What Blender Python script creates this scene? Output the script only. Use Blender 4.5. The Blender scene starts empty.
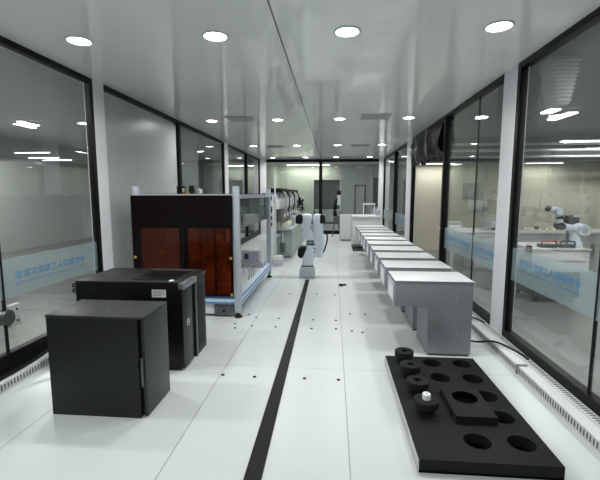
import bpy, bmesh, math, random
from mathutils import Vector, Matrix
random.seed(7)
SC = bpy.context.scene
COL = SC.collection

# ---------------------------------------------------------------- camera
F_PX, H_CAM = 390.0, 1.35
PHI = math.atan(46.0 / F_PX)
TH = math.atan(33.0 / math.hypot(F_PX, 46.0))
cam_data = bpy.data.cameras.new('camera')
cam_data.sensor_fit = 'HORIZONTAL'
cam_data.sensor_width = 36.0
cam_data.lens = 36.0 * F_PX / 600.0
cam_data.clip_start, cam_data.clip_end = 0.05, 200
cam = bpy.data.objects.new('camera', cam_data)
COL.objects.link(cam)
cam.location = (0, 0, H_CAM)
cam.rotation_euler = (math.pi / 2 - PHI, 0, TH)
SC.camera = cam

# ---------------------------------------------------------------- world, exposure
world = bpy.data.worlds.new('world')
SC.world = world
world.use_nodes = True
world.node_tree.nodes['Background'].inputs[0].default_value = (0.75, 0.82, 0.8, 1)
world.node_tree.nodes['Background'].inputs[1].default_value = 0.05
SC.view_settings.view_transform = 'Standard'
SC.view_settings.look = 'None'
SC.view_settings.gamma = 1.0
SC.view_settings.use_curve_mapping = False
SC.view_settings.exposure = 0.12
DOWNLIGHT_W = 10.2        # each recessed downlight
HALL_TUBE_W = 50.0         # each linear lamp in the left hall
LAB_TUBE_W = 18.0         # each linear lamp in the right-hand lab
BACK_TUBE_W = 16.0        # lamp strip in the room behind the far glass


# ---------------------------------------------------------------- materials
def lin(c):
    return tuple(((v / 255) / 12.92 if v / 255 <= 0.04045 else ((v / 255 + 0.055) / 1.055) ** 2.4) for v in c) + (1.0,)


def mat(name, rgb, rough=0.5, metal=0.0, noise=0.0, scale=8.0, spec=0.5, bump=0.0):
    m = bpy.data.materials.new(name)
    m.use_nodes = True
    nt = m.node_tree
    b = nt.nodes['Principled BSDF']
    b.inputs['Roughness'].default_value = rough
    b.inputs['Metallic'].default_value = metal
    b.inputs['Specular IOR Level'].default_value = spec
    tc = nt.nodes.new('ShaderNodeTexCoord')
    nz = nt.nodes.new('ShaderNodeTexNoise')
    nz.inputs['Scale'].default_value = scale
    nz.inputs['Detail'].default_value = 4
    nt.links.new(tc.outputs['Object'], nz.inputs['Vector'])
    c = lin(rgb)
    k = max(noise, 0.02)
    mx = nt.nodes.new('ShaderNodeMix')
    mx.data_type = 'RGBA'
    mx.inputs[6].default_value = tuple(v * (1 - k) for v in c[:3]) + (1,)
    mx.inputs[7].default_value = tuple(min(1, v * (1 + k)) for v in c[:3]) + (1,)
    nt.links.new(nz.outputs['Fac'], mx.inputs[0])
    nt.links.new(mx.outputs[2], b.inputs['Base Color'])
    if bump:
        bp = nt.nodes.new('ShaderNodeBump')
        bp.inputs['Strength'].default_value = bump
        bp.inputs['Distance'].default_value = 0.01
        nt.links.new(nz.outputs['Fac'], bp.inputs['Height'])
        nt.links.new(bp.outputs[0], b.inputs['Normal'])
    return m


def mat_emit(name, rgb, strength):
    m = bpy.data.materials.new(name)
    m.use_nodes = True
    b = m.node_tree.nodes['Principled BSDF']
    b.inputs['Base Color'].default_value = (.8, .8, .8, 1)
    b.inputs['Emission Color'].default_value = lin(rgb)
    b.inputs['Emission Strength'].default_value = strength
    return m


def mat_glass(name, tint, rough=0.0, haze=0.0, haze_rgb=(200, 215, 212), ior=1.5):
    """clear sheet: a tinted transparent body, a Fresnel reflection and an optional matt haze"""
    m = bpy.data.materials.new(name)
    m.use_nodes = True
    nt = m.node_tree
    for n in list(nt.nodes):
        if n.type != 'OUTPUT_MATERIAL':
            nt.nodes.remove(n)
    out = [n for n in nt.nodes if n.type == 'OUTPUT_MATERIAL'][0]
    tr = nt.nodes.new('ShaderNodeBsdfTransparent')
    tr.inputs[0].default_value = tint + (1,)
    body = tr.outputs[0]
    if haze:
        df = nt.nodes.new('ShaderNodeBsdfDiffuse')
        df.inputs[0].default_value = lin(haze_rgb)
        tl = nt.nodes.new('ShaderNodeBsdfTranslucent')
        tl.inputs[0].default_value = lin(haze_rgb)
        m0 = nt.nodes.new('ShaderNodeMixShader')
        m0.inputs[0].default_value = 0.4
        nt.links.new(df.outputs[0], m0.inputs[1])
        nt.links.new(tl.outputs[0], m0.inputs[2])
        m1 = nt.nodes.new('ShaderNodeMixShader')
        m1.inputs[0].default_value = haze
        nt.links.new(body, m1.inputs[1])
        nt.links.new(m0.outputs[0], m1.inputs[2])
        body = m1.outputs[0]
    gl = nt.nodes.new('ShaderNodeBsdfGlossy')
    gl.inputs['Roughness'].default_value = rough
    fr = nt.nodes.new('ShaderNodeFresnel')
    geo = nt.nodes.new('ShaderNodeNewGeometry')
    mr = nt.nodes.new('ShaderNodeMapRange')     # same reflectance on both faces of the sheet
    mr.inputs['To Min'].default_value = ior
    mr.inputs['To Max'].default_value = 1 / ior
    nt.links.new(geo.outputs['Backfacing'], mr.inputs['Value'])
    nt.links.new(mr.outputs[0], fr.inputs['IOR'])
    ms = nt.nodes.new('ShaderNodeMixShader')
    nt.links.new(fr.outputs[0], ms.inputs[0])
    nt.links.new(body, ms.inputs[1])
    nt.links.new(gl.outputs[0], ms.inputs[2])
    nt.links.new(ms.outputs[0], out.inputs[0])
    return m


def seam_mat(name, rgb, rough, spec, seams, seam_rgb, halfw, cross=None, wob=0.0):
    """plain sheet with thin joint lines along Y at the given x (and optional joints across)"""
    m = mat(name, rgb, rough, 0, 0.03, 1.3, spec)
    nt = m.node_tree
    b = nt.nodes['Principled BSDF']
    src = b.inputs['Base Color'].links[0].from_socket
    tc = nt.nodes.new('ShaderNodeTexCoord')
    sp = nt.nodes.new('ShaderNodeSeparateXYZ')
    nt.links.new(tc.outputs['Object'], sp.inputs[0])

    def near(sock, v, hw):
        s = nt.nodes.new('ShaderNodeMath'); s.operation = 'SUBTRACT'
        nt.links.new(sock, s.inputs[0]); s.inputs[1].default_value = v
        a = nt.nodes.new('ShaderNodeMath'); a.operation = 'ABSOLUTE'
        nt.links.new(s.outputs[0], a.inputs[0])
        l = nt.nodes.new('ShaderNodeMath'); l.operation = 'LESS_THAN'
        nt.links.new(a.outputs[0], l.inputs[0]); l.inputs[1].default_value = hw
        return l.outputs[0]
    acc = None
    rows = [(sp.outputs[0], x, h) for x, h in zip(seams, halfw)] + [(sp.outputs[1], y, h) for y, h in (cross or [])]
    for sock, v, h in rows:
        n = near(sock, v, h)
        if acc is None:
            acc = n
        else:
            mxm = nt.nodes.new('ShaderNodeMath'); mxm.operation = 'MAXIMUM'
            nt.links.new(acc, mxm.inputs[0]); nt.links.new(n, mxm.inputs[1])
            acc = mxm.outputs[0]
    mx = nt.nodes.new('ShaderNodeMix'); mx.data_type = 'RGBA'
    nt.links.new(acc, mx.inputs[0]); nt.links.new(src, mx.inputs[6])
    mx.inputs[7].default_value = lin(seam_rgb)
    nt.links.new(mx.outputs[2], b.inputs['Base Color'])
    if wob:      # large sheets are never perfectly flat
        nz = nt.nodes.new('ShaderNodeTexNoise'); nz.inputs['Scale'].default_value = 1.1
        nt.links.new(tc.outputs['Object'], nz.inputs['Vector'])
        bp = nt.nodes.new('ShaderNodeBump'); bp.inputs['Strength'].default_value = wob; bp.inputs['Distance'].default_value = 0.05
        nt.links.new(nz.outputs['Fac'], bp.inputs['Height'])
        nt.links.new(bp.outputs[0], b.inputs['Normal'])
    return m


M = dict(
    floor=seam_mat('white floor tile', (200, 206, 206), 0.32, 0.5, [-1.757, -.83, .097, 1.024], (150, 156, 156), [.0035] * 4,
                   [(2.9, .002), (5.3, .002), (7.7, .002)]),
    ceiling=seam_mat('glossy ceiling panel', (238, 240, 240), 0.08, 0.6, [-.4], (96, 98, 98), [.006], None, 0.03),
    post=mat('white powder coat', (234, 234, 238), 0.35, 0, 0.02),
    black=mat('black frame coat', (8, 8, 9), 0.4, 0, 0.05, 8, 0.2),
    seal=mat('black rubber seal', (12, 12, 13), 0.55, 0, 0.05, 8, 0.3),
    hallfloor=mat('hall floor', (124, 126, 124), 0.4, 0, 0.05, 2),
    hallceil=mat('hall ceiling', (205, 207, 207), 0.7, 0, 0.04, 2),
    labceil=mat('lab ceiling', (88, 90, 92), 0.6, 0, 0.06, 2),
    cream=mat('cream wall', (196, 193, 176), 0.7, 0, 0.03, 1.5),
    rearwall=mat('pale green rear wall', (204, 210, 196), 0.7, 0, 0.03, 1.5),
    palewall=mat('pale grey wall', (205, 211, 208), 0.6, 0, 0.03, 1.5),
    greywall=mat('grey partition', (178, 184, 182), 0.6, 0, 0.04, 2),
    darkgrey=mat('dark grey', (48, 52, 54), 0.5, 0, 0.06),
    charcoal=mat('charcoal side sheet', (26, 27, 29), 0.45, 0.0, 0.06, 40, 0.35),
    charcoal_lit=mat('charcoal sheet lit tone', (46, 47, 49), 0.42, 0.0, 0.05, 40, 0.4),  # same charcoal made lighter where light falls on the lid and side
    doorframe=mat('dark brown acrylic', (16, 9, 10), 0.25, 0, 0.05, 8, 0.2),
    blackgloss=mat('black panel', (9, 10, 11), 0.35, 0, 0.05, 8, 0.3),
    blackmatt=mat('black foam board', (25, 26, 27), 0.75, 0, 0.12, 60, 0.25),
    holeblack=mat('hole shade black', (4, 4, 4), 0.95, 0, 0.02, 8, 0.05),  # near-black, puts the shade inside the holes into the colour
    steel=mat('brushed steel', (150, 152, 155), 0.35, 0.8, 0.05, 60),
    darksteel=mat('dark steel', (92, 95, 97), 0.38, 0.5, 0.05, 60),
    alu=mat('anodised aluminium', (172, 180, 190), 0.4, 0.25, 0.03, 30),
    whitemetal=mat('white metal sheet', (208, 211, 213), 0.4, 0.0, 0.02, 20),
    greymetal=mat('light grey metal sheet', (186, 189, 192), 0.45, 0.1, 0.03, 30),
    shell=mat('shade toned metal sheet', (138, 141, 145), 0.45, 0.35, 0.03, 30),  # darkened sheet: the shade of the housing fronts is put into the colour
    window=mat('white window insert', (232, 236, 238), 0.3),
    robot=mat('robot white shell', (212, 221, 232), 0.32, 0, 0.02),
    robotgrey=mat('robot grey casting', (178, 185, 190), 0.4, 0.2, 0.04),
    teal=mat('teal ring', (80, 120, 128), 0.4),
    blue=mat('blue strip', (70, 112, 178), 0.4),
    paleblue=mat('pale blue strip', (190, 208, 226), 0.4),
    gold=mat('brass knob', (205, 165, 95), 0.3, 0.7),
    trunk=mat('pvc trunking', (205, 208, 208), 0.45, 0, 0.02),
    slot=mat('slot shadow', (92, 96, 98), 0.8),
    cable=mat('black cable', (8, 8, 8), 0.5, 0, 0.05, 8, 0.25),
    green=mat('plant leaf', (54, 92, 52), 0.5, 0, 0.25, 40),
    orange=mat('orange plastic', (220, 140, 50), 0.4),
    red=mat('red grip', (170, 40, 34), 0.45),
    machine=mat('greenish machine paint', (146, 160, 154), 0.45, 0, 0.04),
    taupe=mat('taupe module', (104, 100, 96), 0.5, 0, 0.1, 20),
    yellowish=mat('pale yellow cover', (214, 220, 196), 0.5),
    paper=mat('paper label', (225, 225, 222), 0.7),
    printed=mat('printed grey', (130, 132, 134), 0.7),
    plasticbag=mat('black plastic sheeting', (7, 7, 8), 0.36, 0, 0.1, 12, 0.25),
    lettering=mat('blue lettering', (70, 134, 184), 0.6),
    vent=mat('vent face', (176, 179, 180), 0.35, 0, 0.02),
    lilac=mat('mottled print', (176, 176, 192), 0.6, 0, 0.35, 60),
    beige=mat('beige board', (196, 190, 160), 0.6, 0, 0.1, 20),
    satin=mat('satin grey panel', (176, 179, 179), 0.32, 0, 0.02, 2, 0.5),
    glass=mat_glass('clear glass', (0.92, 0.935, 0.93), 0.0, 0.035, (205, 212, 208)),
    film=mat_glass('frosted film', (0.95, 0.97, 0.97), 0.3, 0.19, (205, 230, 236)),
    amber=mat_glass('amber acrylic', (0.44, 0.16, 0.07), 0.02, 0.10, (136, 66, 40)),
    smoked=mat_glass('smoked acrylic', (0.06, 0.045, 0.05), 0.02, 0.02, (60, 50, 50)),
    greyclear=mat_glass('grey polycarbonate', (0.60, 0.65, 0.65), 0.05, 0.30, (132, 144, 146)),
    lamp=mat_emit('lamp diffuser', (255, 255, 252), 16.0),
    tube=mat_emit('tube diffuser', (252, 255, 250), 9.0),
    dimtube=mat_emit('dim tube diffuser', (252, 255, 245), 2.5),
    backtube=mat_emit('back room tube', (250, 255, 240), 12.0),
)


# ---------------------------------------------------------------- mesh helpers
class B:
    """collects shapes given in world metres; build() links them as one mesh object"""
    def __init__(self):
        self.bm = bmesh.new()

    def box(self, x0, x1, y0, y1, z0, z1, bev=0.0, rot=None):
        r = bmesh.ops.create_cube(self.bm, size=1.0)
        vs = r['verts']
        c = Vector(((x0 + x1) / 2, (y0 + y1) / 2, (z0 + z1) / 2))
        for v in vs:
            v.co = Vector((v.co.x * (x1 - x0), v.co.y * (y1 - y0), v.co.z * (z1 - z0)))
            if rot is not None:
                v.co = rot @ v.co
            v.co += c
        if bev:
            es = list({e for v in vs for e in v.link_edges})
            bmesh.ops.bevel(self.bm, geom=es, offset=bev, segments=2, profile=0.6, affect='EDGES')
        return self

    def cyl(self, p0, p1, r0, r1=None, seg=24, bev=0.0):
        p0, p1 = Vector(p0), Vector(p1)
        d = p1 - p0
        r1 = r0 if r1 is None else r1
        r = bmesh.ops.create_cone(self.bm, cap_ends=True, segments=seg, radius1=r0, radius2=r1, depth=d.length)
        q = d.to_track_quat('Z', 'Y').to_matrix()
        vs = r['verts']
        for v in vs:
            v.co = q @ v.co + (p0 + p1) / 2
        if bev:
            es = [e for e in {e for v in vs for e in v.link_edges} if any(len(f.verts) > 4 for f in e.link_faces)]
            bmesh.ops.bevel(self.bm, geom=es, offset=bev, segments=3, profile=0.5, affect='EDGES')
        return self

    def ball(self, c, rx, ry=None, rz=None, seg=20):
        ry = rx if ry is None else ry
        rz = rx if rz is None else rz
        r = bmesh.ops.create_uvsphere(self.bm, u_segments=seg, v_segments=seg // 2, radius=1)
        for v in r['verts']:
            v.co = Vector((v.co.x * rx + c[0], v.co.y * ry + c[1], v.co.z * rz + c[2]))
        return self

    def tube(self, pts, r, seg=8, closed=False):
        pts = [Vector(p) for p in pts]
        sm = []
        n = len(pts)
        for i in range(n - (0 if closed else 1)):         # Catmull-Rom
            p0 = pts[i - 1] if (i or closed) else pts[0]
            p1, p2 = pts[i], pts[(i + 1) % n]
            p3 = pts[(i + 2) % n] if (closed or i + 2 < n) else p2
            for k in range(6):
                t = k / 6
                sm.append(0.5 * ((2 * p1) + (p2 - p0) * t + (2 * p0 - 5 * p1 + 4 * p2 - p3) * t * t + (3 * p1 - p0 - 3 * p2 + p3) * t ** 3))
        if not closed:
            sm.append(pts[-1])
        rings = []
        m = len(sm)
        for i, p in enumerate(sm):
            d = sm[(i + 1) % m if closed else min(i + 1, m - 1)] - sm[i - 1 if (i or closed) else 0]
            if d.length < 1e-9:
                d = Vector((0, 0, 1))
            q = d.to_track_quat('Z', 'Y').to_matrix()
            rings.append([self.bm.verts.new(p + q @ Vector((r * math.cos(a), r * math.sin(a), 0))) for a in [2 * math.pi * k / seg for k in range(seg)]])
        for i in range(m - (0 if closed else 1)):
            a, b = rings[i], rings[(i + 1) % m]
            for k in range(seg):
                self.bm.faces.new((a[k], a[(k + 1) % seg], b[(k + 1) % seg], b[k]))
        if not closed:
            self.bm.faces.new(list(reversed(rings[0])))
            self.bm.faces.new(rings[-1])
        return self

    def prism(self, poly, axis, a0, a1, bev=0.0):
        """poly: 2-D outline; axis 'x','y','z' is the extrusion direction"""
        def P(u, v, a):
            return {'x': (a, u, v), 'y': (u, a, v), 'z': (u, v, a)}[axis]
        lo = [self.bm.verts.new(P(u, v, a0)) for u, v in poly]
        hi = [self.bm.verts.new(P(u, v, a1)) for u, v in poly]
        n = len(poly)
        fs = [self.bm.faces.new(lo), self.bm.faces.new(list(reversed(hi)))]
        for i in range(n):
            fs.append(self.bm.faces.new((lo[i], hi[i], hi[(i + 1) % n], lo[(i + 1) % n])))
        if bev:
            es = list({e for f in fs for e in f.edges})
            bmesh.ops.bevel(self.bm, geom=es, offset=bev, segments=2, profile=0.6, affect='EDGES')
        return self

    def lathe(self, prof, c, seg=32):
        """prof: (r, z) outline closed on itself or on the axis, around a vertical axis through c"""
        rings = []
        for r, z in prof:
            if r < 1e-6:
                rings.append([self.bm.verts.new((c[0], c[1], c[2] + z))])
            else:
                rings.append([self.bm.verts.new((c[0] + r * math.cos(2 * math.pi * k / seg), c[1] + r * math.sin(2 * math.pi * k / seg), c[2] + z)) for k in range(seg)])
        for a, b in zip(rings, rings[1:]):
            for k in range(seg):
                j = (k + 1) % seg
                if len(a) == 1 and len(b) > 1:
                    self.bm.faces.new((a[0], b[j], b[k]))
                elif len(b) == 1 and len(a) > 1:
                    self.bm.faces.new((a[k], a[j], b[0]))
                elif len(a) > 1:
                    self.bm.faces.new((a[k], a[j], b[j], b[k]))
        return self

    def build(self, name, material, parent=None, smooth=True):
        bmesh.ops.recalc_face_normals(self.bm, faces=self.bm.faces)
        off = Vector((0, 0, 0))
        p = parent
        while p is not None:
            off += p.location
            p = p.parent
        for v in self.bm.verts:
            v.co -= off
        me = bpy.data.meshes.new(name)
        self.bm.to_mesh(me)
        self.bm.free()
        me.materials.append(M[material] if isinstance(material, str) else material)
        if smooth:
            me.polygons.foreach_set('use_smooth', [True] * len(me.polygons))
            me.set_sharp_from_angle(angle=math.radians(35))
        o = bpy.data.objects.new(name, me)
        COL.objects.link(o)
        if parent is not None:
            o.parent = parent
        return o


def tag(o, label=None, cat=None, group=None, kind=None):
    for k, v in (('label', label), ('category', cat), ('group', group), ('kind', kind)):
        if v:
            o[k] = v
    return o


def thing(name, label, cat, loc=(0, 0, 0), group=None):
    o = bpy.data.objects.new(name, None)
    o.empty_display_size = 0.1
    COL.objects.link(o)
    o.location = loc
    return tag(o, label, cat, group)


def setting(name, loc=(0, 0, 0)):
    o = bpy.data.objects.new(name, None)
    COL.objects.link(o)
    o.location = loc
    o['kind'] = 'structure'
    return o


def struct(name, b, material, parent=None, smooth=False):
    o = b.build(name, material, parent, smooth)
    if parent is None:
        o['kind'] = 'structure'
    return o


def copy_tree(o, parent=None):
    c = o.copy()
    COL.objects.link(c)
    c.parent = parent
    for ch in [x for x in COL.objects if x.parent == o]:
        copy_tree(ch, c)
    return c


def bb(*a, **k):
    return B().box(*a, **k)


def area_lamp(name, loc, sx, sy, watts, parent=None, rgb=(1, 1, 0.985), shape='RECTANGLE', spread=math.pi, rot=(0, 0, 0)):
    l = bpy.data.lights.new(name, 'AREA')
    l.shape = shape
    l.size = sx
    if shape == 'RECTANGLE':
        l.size_y = sy
    l.energy = watts
    l.color = rgb
    l.spread = spread
    o = bpy.data.objects.new(name, l)
    COL.objects.link(o)
    off = Vector((0, 0, 0))
    if parent is not None:
        o.parent = parent
        off = parent.location
    o.location = Vector(loc) - off
    o.rotation_euler = rot
    return o


def text_mesh(body, size):
    """outline of the writing as a flat-faced mesh in x-y, left aligned"""
    cu = bpy.data.curves.new('writing', 'FONT')
    cu.body = body
    cu.size = size
    cu.extrude = 0.0004
    cu.resolution_u = 2
    o = bpy.data.objects.new('writing', cu)
    COL.objects.link(o)
    dg = bpy.context.evaluated_depsgraph_get()
    me = bpy.data.meshes.new_from_object(o.evaluated_get(dg))
    bpy.data.objects.remove(o)
    bpy.data.curves.remove(cu)
    return me


def lettering(name, body, fn, width, height, material, parent):
    """fn maps (u, v, w) in 0..width, 0..height, depth to world"""
    me = text_mesh(body, 1.0)
    xs = [v.co.x for v in me.vertices]; ys = [v.co.y for v in me.vertices]
    x0, x1, y0, y1 = min(xs), max(xs), min(ys), max(ys)
    off = Vector((0, 0, 0)); p = parent
    while p is not None:
        off += p.location
        p = p.parent
    for v in me.vertices:
        v.co = Vector(fn((v.co.x - x0) / (x1 - x0) * width, (v.co.y - y0) / (y1 - y0) * height, v.co.z)) - off
    me.materials.clear()
    me.materials.append(M[material])
    o = bpy.data.objects.new(name, me)
    COL.objects.link(o)
    o.parent = parent
    return o


# ================================================================ SETTING
XL, XR, YB, YF, ZC = -2.43, 1.63, -2.6, 13.2, 2.5

fl = struct('floor', bb(XL - .12, XR + .12, YB, YF + .1, -.1, 0), 'floor')
struct('ceiling', bb(XL - .12, XR + .12, YB, YF + .12, ZC, ZC + .08), 'ceiling')
struct('wall_back', bb(XL - .12, XR + .12, YB - .1, YB, 0, ZC), 'palewall')

# black plugs that close the floor anchor holes
for x, y in [(-.568, 2.72), (-.196, 2.727), (.053, 2.725), (-.821, 3.83), (-.827, 4.108), (-.57, 3.82), (-.574, 4.095), (-.205, 4.075), (-.203, 3.803), (.045, 4.082), (.043, 3.812), (-.569, 5.149), (-.203, 5.18), (.04, 5.148), (.373, 4.314), (.302, 3.733), (-.81, 2.732), (-1.01, 3.88), (-.977, 3.756), (-.93, 4.204), (.205, 4.322), (.201, 3.767)]:
    B().cyl((x, y, 0), (x, y, .004), .013, seg=12).build('floor_plug', 'cable', fl)
struct('floor_groove', B().prism([(-.410, .9), (-.320, .9), (-.358, 6.05), (-.418, 6.05)], 'z', 0, .006), 'cable', fl)


def film_text(parent, side, y_near, y_far, z=.69, h=.064):
    """two mirrored lines of blue writing on the frosted film, read from outside the room"""
    w = y_far - y_near
    if side == 'L':
        fx = XL - .0222
        f1 = lambda u, v, d: (fx + d, y_far - u, z + v)
        f2 = lambda u, v, d: (fx + d, y_far - u, z - .042 + v)
    else:
        fx = XR + .021
        f1 = lambda u, v, d: (fx - d, y_near + u, z + v)
        f2 = lambda u, v, d: (fx - d, y_near + u, z - .045 + v)
    lettering('lettering', '新松联国人工智能实验室', f1, w, h, 'lettering', parent)
    lettering('lettering', 'ARTIFICIAL INTELLIGENCE LABORATORY', f2, w, .015, 'lettering', parent)


RAIL = {'L': .15, 'R': .075}  # left rail taller: its black also covers a dark reflection in the glass


def bay(n, side, y0, y1, mull=(), seams=(), film=True, texts=(), panes=None, text_z=.69, fr0=True, fr1=True, glass=True, satin=False):
    """one glazed bay between two posts: black rails, mullions, panes, frosted film band"""
    w = setting('window_%d' % n)
    if side == 'L':
        xa, xb, xg = XL - .055, XL, XL - .03
    else:
        xa, xb, xg = XR, XR + .065, XR + .035
    f = B().box(xa, xb, y0, y1, ZC - .05, ZC).box(xa, xb, y0, y1, 0, RAIL[side])
    if fr0:
        f.box(xa, xb, y0, y0 + .07, RAIL[side], ZC - .05)
    if fr1:
        f.box(xa, xb, y1 - .055, y1, RAIL[side], ZC - .05)
    for m in mull:
        d = .025
        f.box(xa - (0 if side == 'L' else d), xb + (d if side == 'L' else 0), m, m + .07, RAIL[side], ZC - .05)
    f.build('frame', 'black', w, False)
    cuts = sorted([y0 + .03] + [m + .035 for m in mull] + list(seams) + [y1 - .03])
    if glass:
        for a, b in zip(cuts, cuts[1:]):
            bb(xg - .005, xg + .005, a + .004, b - .004, RAIL[side] - .01, ZC - .08).build('pane', 'satin' if satin and a == cuts[0] else 'glass', w, False)
            if film:
                fi = -1 if side == 'R' else 1
                bb(xg + fi * .0065 - .0008, xg + fi * .0065 + .0008, a + .01, b - .01, .56, .86).build('film_band', 'film', w, False)
    for s in seams:
        bb(xg - .008, xg + .008, s - .009, s + .009, RAIL[side], ZC - .05).build('seal_strip', 'seal', w, False)
    for a, b in texts:
        film_text(w, side, a, b, text_z)
    return w


def post(n, x0, x1, y0, y1):
    return struct('trim_%d' % n, B().box(x0, x1, y0, y1, .0, ZC, bev=.006), 'post')


# left side of the room
post(1, XL - .10, XL + .004, 3.90, 4.09)
post(2, XL - .10, XL + .004, 8.72, 9.02)
post(3, XL - .10, XL + .17, 13.02, YF + .08)
wl1 = bay(1, 'L', YB, 3.90, seams=(2.66, 0.2), texts=[(2.78, 3.63)], fr0=False)
bay(2, 'L', 4.09, 8.72, mull=(6.06,), film=False, fr0=False, satin=True)
bay(3, 'L', 9.02, 13.02, mull=(10.95,), film=False, fr0=False)
# right side of the room
post(4, XR - .004, XR + .10, 3.77, 4.05)
post(5, XR - .004, XR + .10, 8.45, 8.98)
post(6, XR - .13, XR + .10, 13.02, YF + .08)
bay(4, 'R', YB, 3.77, seams=(2.54, 0.2), texts=[(2.70, 3.55), (1.62, 2.42)], text_z=.72, fr0=False)
bay(5, 'R', 4.05, 6.0, seams=(4.76,), texts=[(4.86, 5.82), (4.12, 4.68)], text_z=.70, fr0=False, fr1=False, mull=(5.93,))
bay(6, 'R', 8.98, 13.02, mull=(10.6,), texts=[(9.2, 10.4)], fr0=False)
# the open doorway between them
d1 = setting('door_1')
B().box(XR, XR + .12, 6.02, 8.45, ZC - .09, ZC).box(XR, XR + .07, 8.37, 8.45, 0, ZC - .09).box(XR, XR + .10, 6.02, 8.3, 0, .02).build('frame', 'black', d1, False)
# far glass wall
wf = setting('window_7')
f = B().box(XL, XR, YF, YF + .08, ZC - .09, ZC).box(XL, XR, YF, YF + .08, 0, .12)
f.box(-.47, -.36, YF, YF + .08, .12, ZC - .09)
f.build('frame', 'black', wf, False)
for a, b in ((XL + .04, -.415), (-.415, XR - .04)):
    bb(a + .004, b - .004, YF + .035, YF + .045, .1, ZC - .08).build('pane', 'glass', wf, False)

# slotted cable trunking along both walls
def trunking(name, side, y0, y1):
    t = setting(name)
    xo = 1.405 if side == 'R' else -2.245
    sgn = 1 if side == 'R' else -1
    xi = xo + sgn * .075
    bb(min(xo, xi), max(xo, xi), y0, y1, 0, .062, bev=.004).build('duct', 'trunk', t)
    s = B()
    v = B()
    ys, ye = max(y0 + .03, 1.0), min(y1, 6.0) - .03
    if side == 'R':
        bb(1.560, 1.624, ys, ye, 0, .006).build('floor_strip', 'trunk', t, False)
    y = ys
    while y < ye:
        s.box(xo - sgn * .0012 - .001, xo - sgn * .0012 + .001, y, y + .010, .014, .050)
        if side == 'R':
            v.box(1.572, 1.612, y, y + .010, .0055, .0075)
        y += .028
    tag(s.build('slot', 'slot', t, False), kind='stuff')
    if side == 'R':
        tag(v.build('floor_slot', 'slot', t, False), kind='stuff')
    return t


tr_r = trunking('trim_7', 'R', 1.0, 12.9)
tr_l = trunking('trim_8', 'L', 0.6, 3.6)
bb(1.393, 1.47, 2.93, 2.955, 0, .072, bev=.002).build('joint_clip', 'printed', tr_r)

# --------------------------------------------------- the hall left of the room
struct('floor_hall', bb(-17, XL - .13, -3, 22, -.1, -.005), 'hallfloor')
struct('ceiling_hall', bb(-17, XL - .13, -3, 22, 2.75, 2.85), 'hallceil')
struct('wall_hall_end', bb(-17, XL - .13, 18.2, 18.3, 0, 2.75), 'greywall')
struct('wall_hall_side', bb(-12.1, -12, -3, 22, 0, 2.75), 'greywall')
struct('wall_hall_start', bb(-17, XL - .13, -3.1, -3, 0, 2.75), 'greywall')
struct('wall_hall_partition', bb(-4.55, -2.62, 7.4, 7.5, 0, 2.75), 'palewall')
struct('wall_hall_screen', bb(-7.6, -7.5, -3, 17.5, 0, 2.1), 'greywall')
struct('wall_hall_bay', bb(-3.6, -2.62, 11.6, 11.7, 0, 2.75), 'palewall')
# --------------------------------------------------- the lab right of the room
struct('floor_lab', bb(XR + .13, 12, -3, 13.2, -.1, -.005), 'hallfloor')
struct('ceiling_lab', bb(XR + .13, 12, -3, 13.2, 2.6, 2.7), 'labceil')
struct('wall_lab_end', bb(XR + .13, 12, 9.6, 9.7, 0, 2.6), 'cream')
struct('wall_lab_side', bb(11.9, 12, -3, 9.6, 0, 2.6), 'greywall')
struct('wall_lab_start', bb(XR + .13, 12, -3.1, -3, 0, 2.6), 'greywall')
struct('wall_lab_bay', bb(3.0, 3.1, 9.7, 13.2, 0, 2.6), 'cream')
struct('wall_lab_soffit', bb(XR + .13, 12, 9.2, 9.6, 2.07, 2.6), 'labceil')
# --------------------------------------------------- the room behind the far glass
struct('floor_rear', bb(XL - .13, 4, YF + .1, 18.5, -.1, 0), 'floor')
struct('ceiling_rear', bb(XL - .13, 4, YF + .12, 18.5, 2.62, 2.7), 'hallceil')
wr = struct('wall_rear', B().box(XL - .13, -.86, 17.5, 17.6, 0, 2.62).box(-.86, .30, 17.5, 17.6, 1.97, 2.62), 'rearwall')
struct('wall_rear_grey', bb(.30, 4, 17.5, 17.6, 0, 2.62), 'greywall')
struct('wall_rear_side', bb(3.9, 4, YF + .1, 17.5, 0, 2.62), 'greywall')
struct('wall_rear_left', bb(XL - .13, XL - .05, YF + .1, 17.5, 0, 2.62), 'rearwall')
dr = setting('door_2')
bb(-.86, .30, 17.62, 17.68, 0, 1.97).build('leaf', 'darkgrey', dr, False)
B().box(-.90, -.86, 17.46, 17.62, 0, 2.0).box(.30, .34, 17.46, 17.62, 0, 2.0).build('jamb', 'post', dr, False)
dr3 = setting('door_3')
B().box(.95, 1.0, 17.42, 17.5, 0, 1.75).box(1.38, 1.43, 17.42, 17.5, 0, 1.75).box(1.0, 1.38, 17.42, 17.5, 1.70, 1.75).build('frame', 'darkgrey', dr3, False)
bb(1.0, 1.38, 17.44, 17.48, 0, 1.70).build('leaf', 'greywall', dr3, False)
dr4 = setting('door_4')
bb(1.75, 2.2, 17.4, 17.5, 0, 2.05).build('leaf', 'darkgrey', dr4, False)

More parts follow.
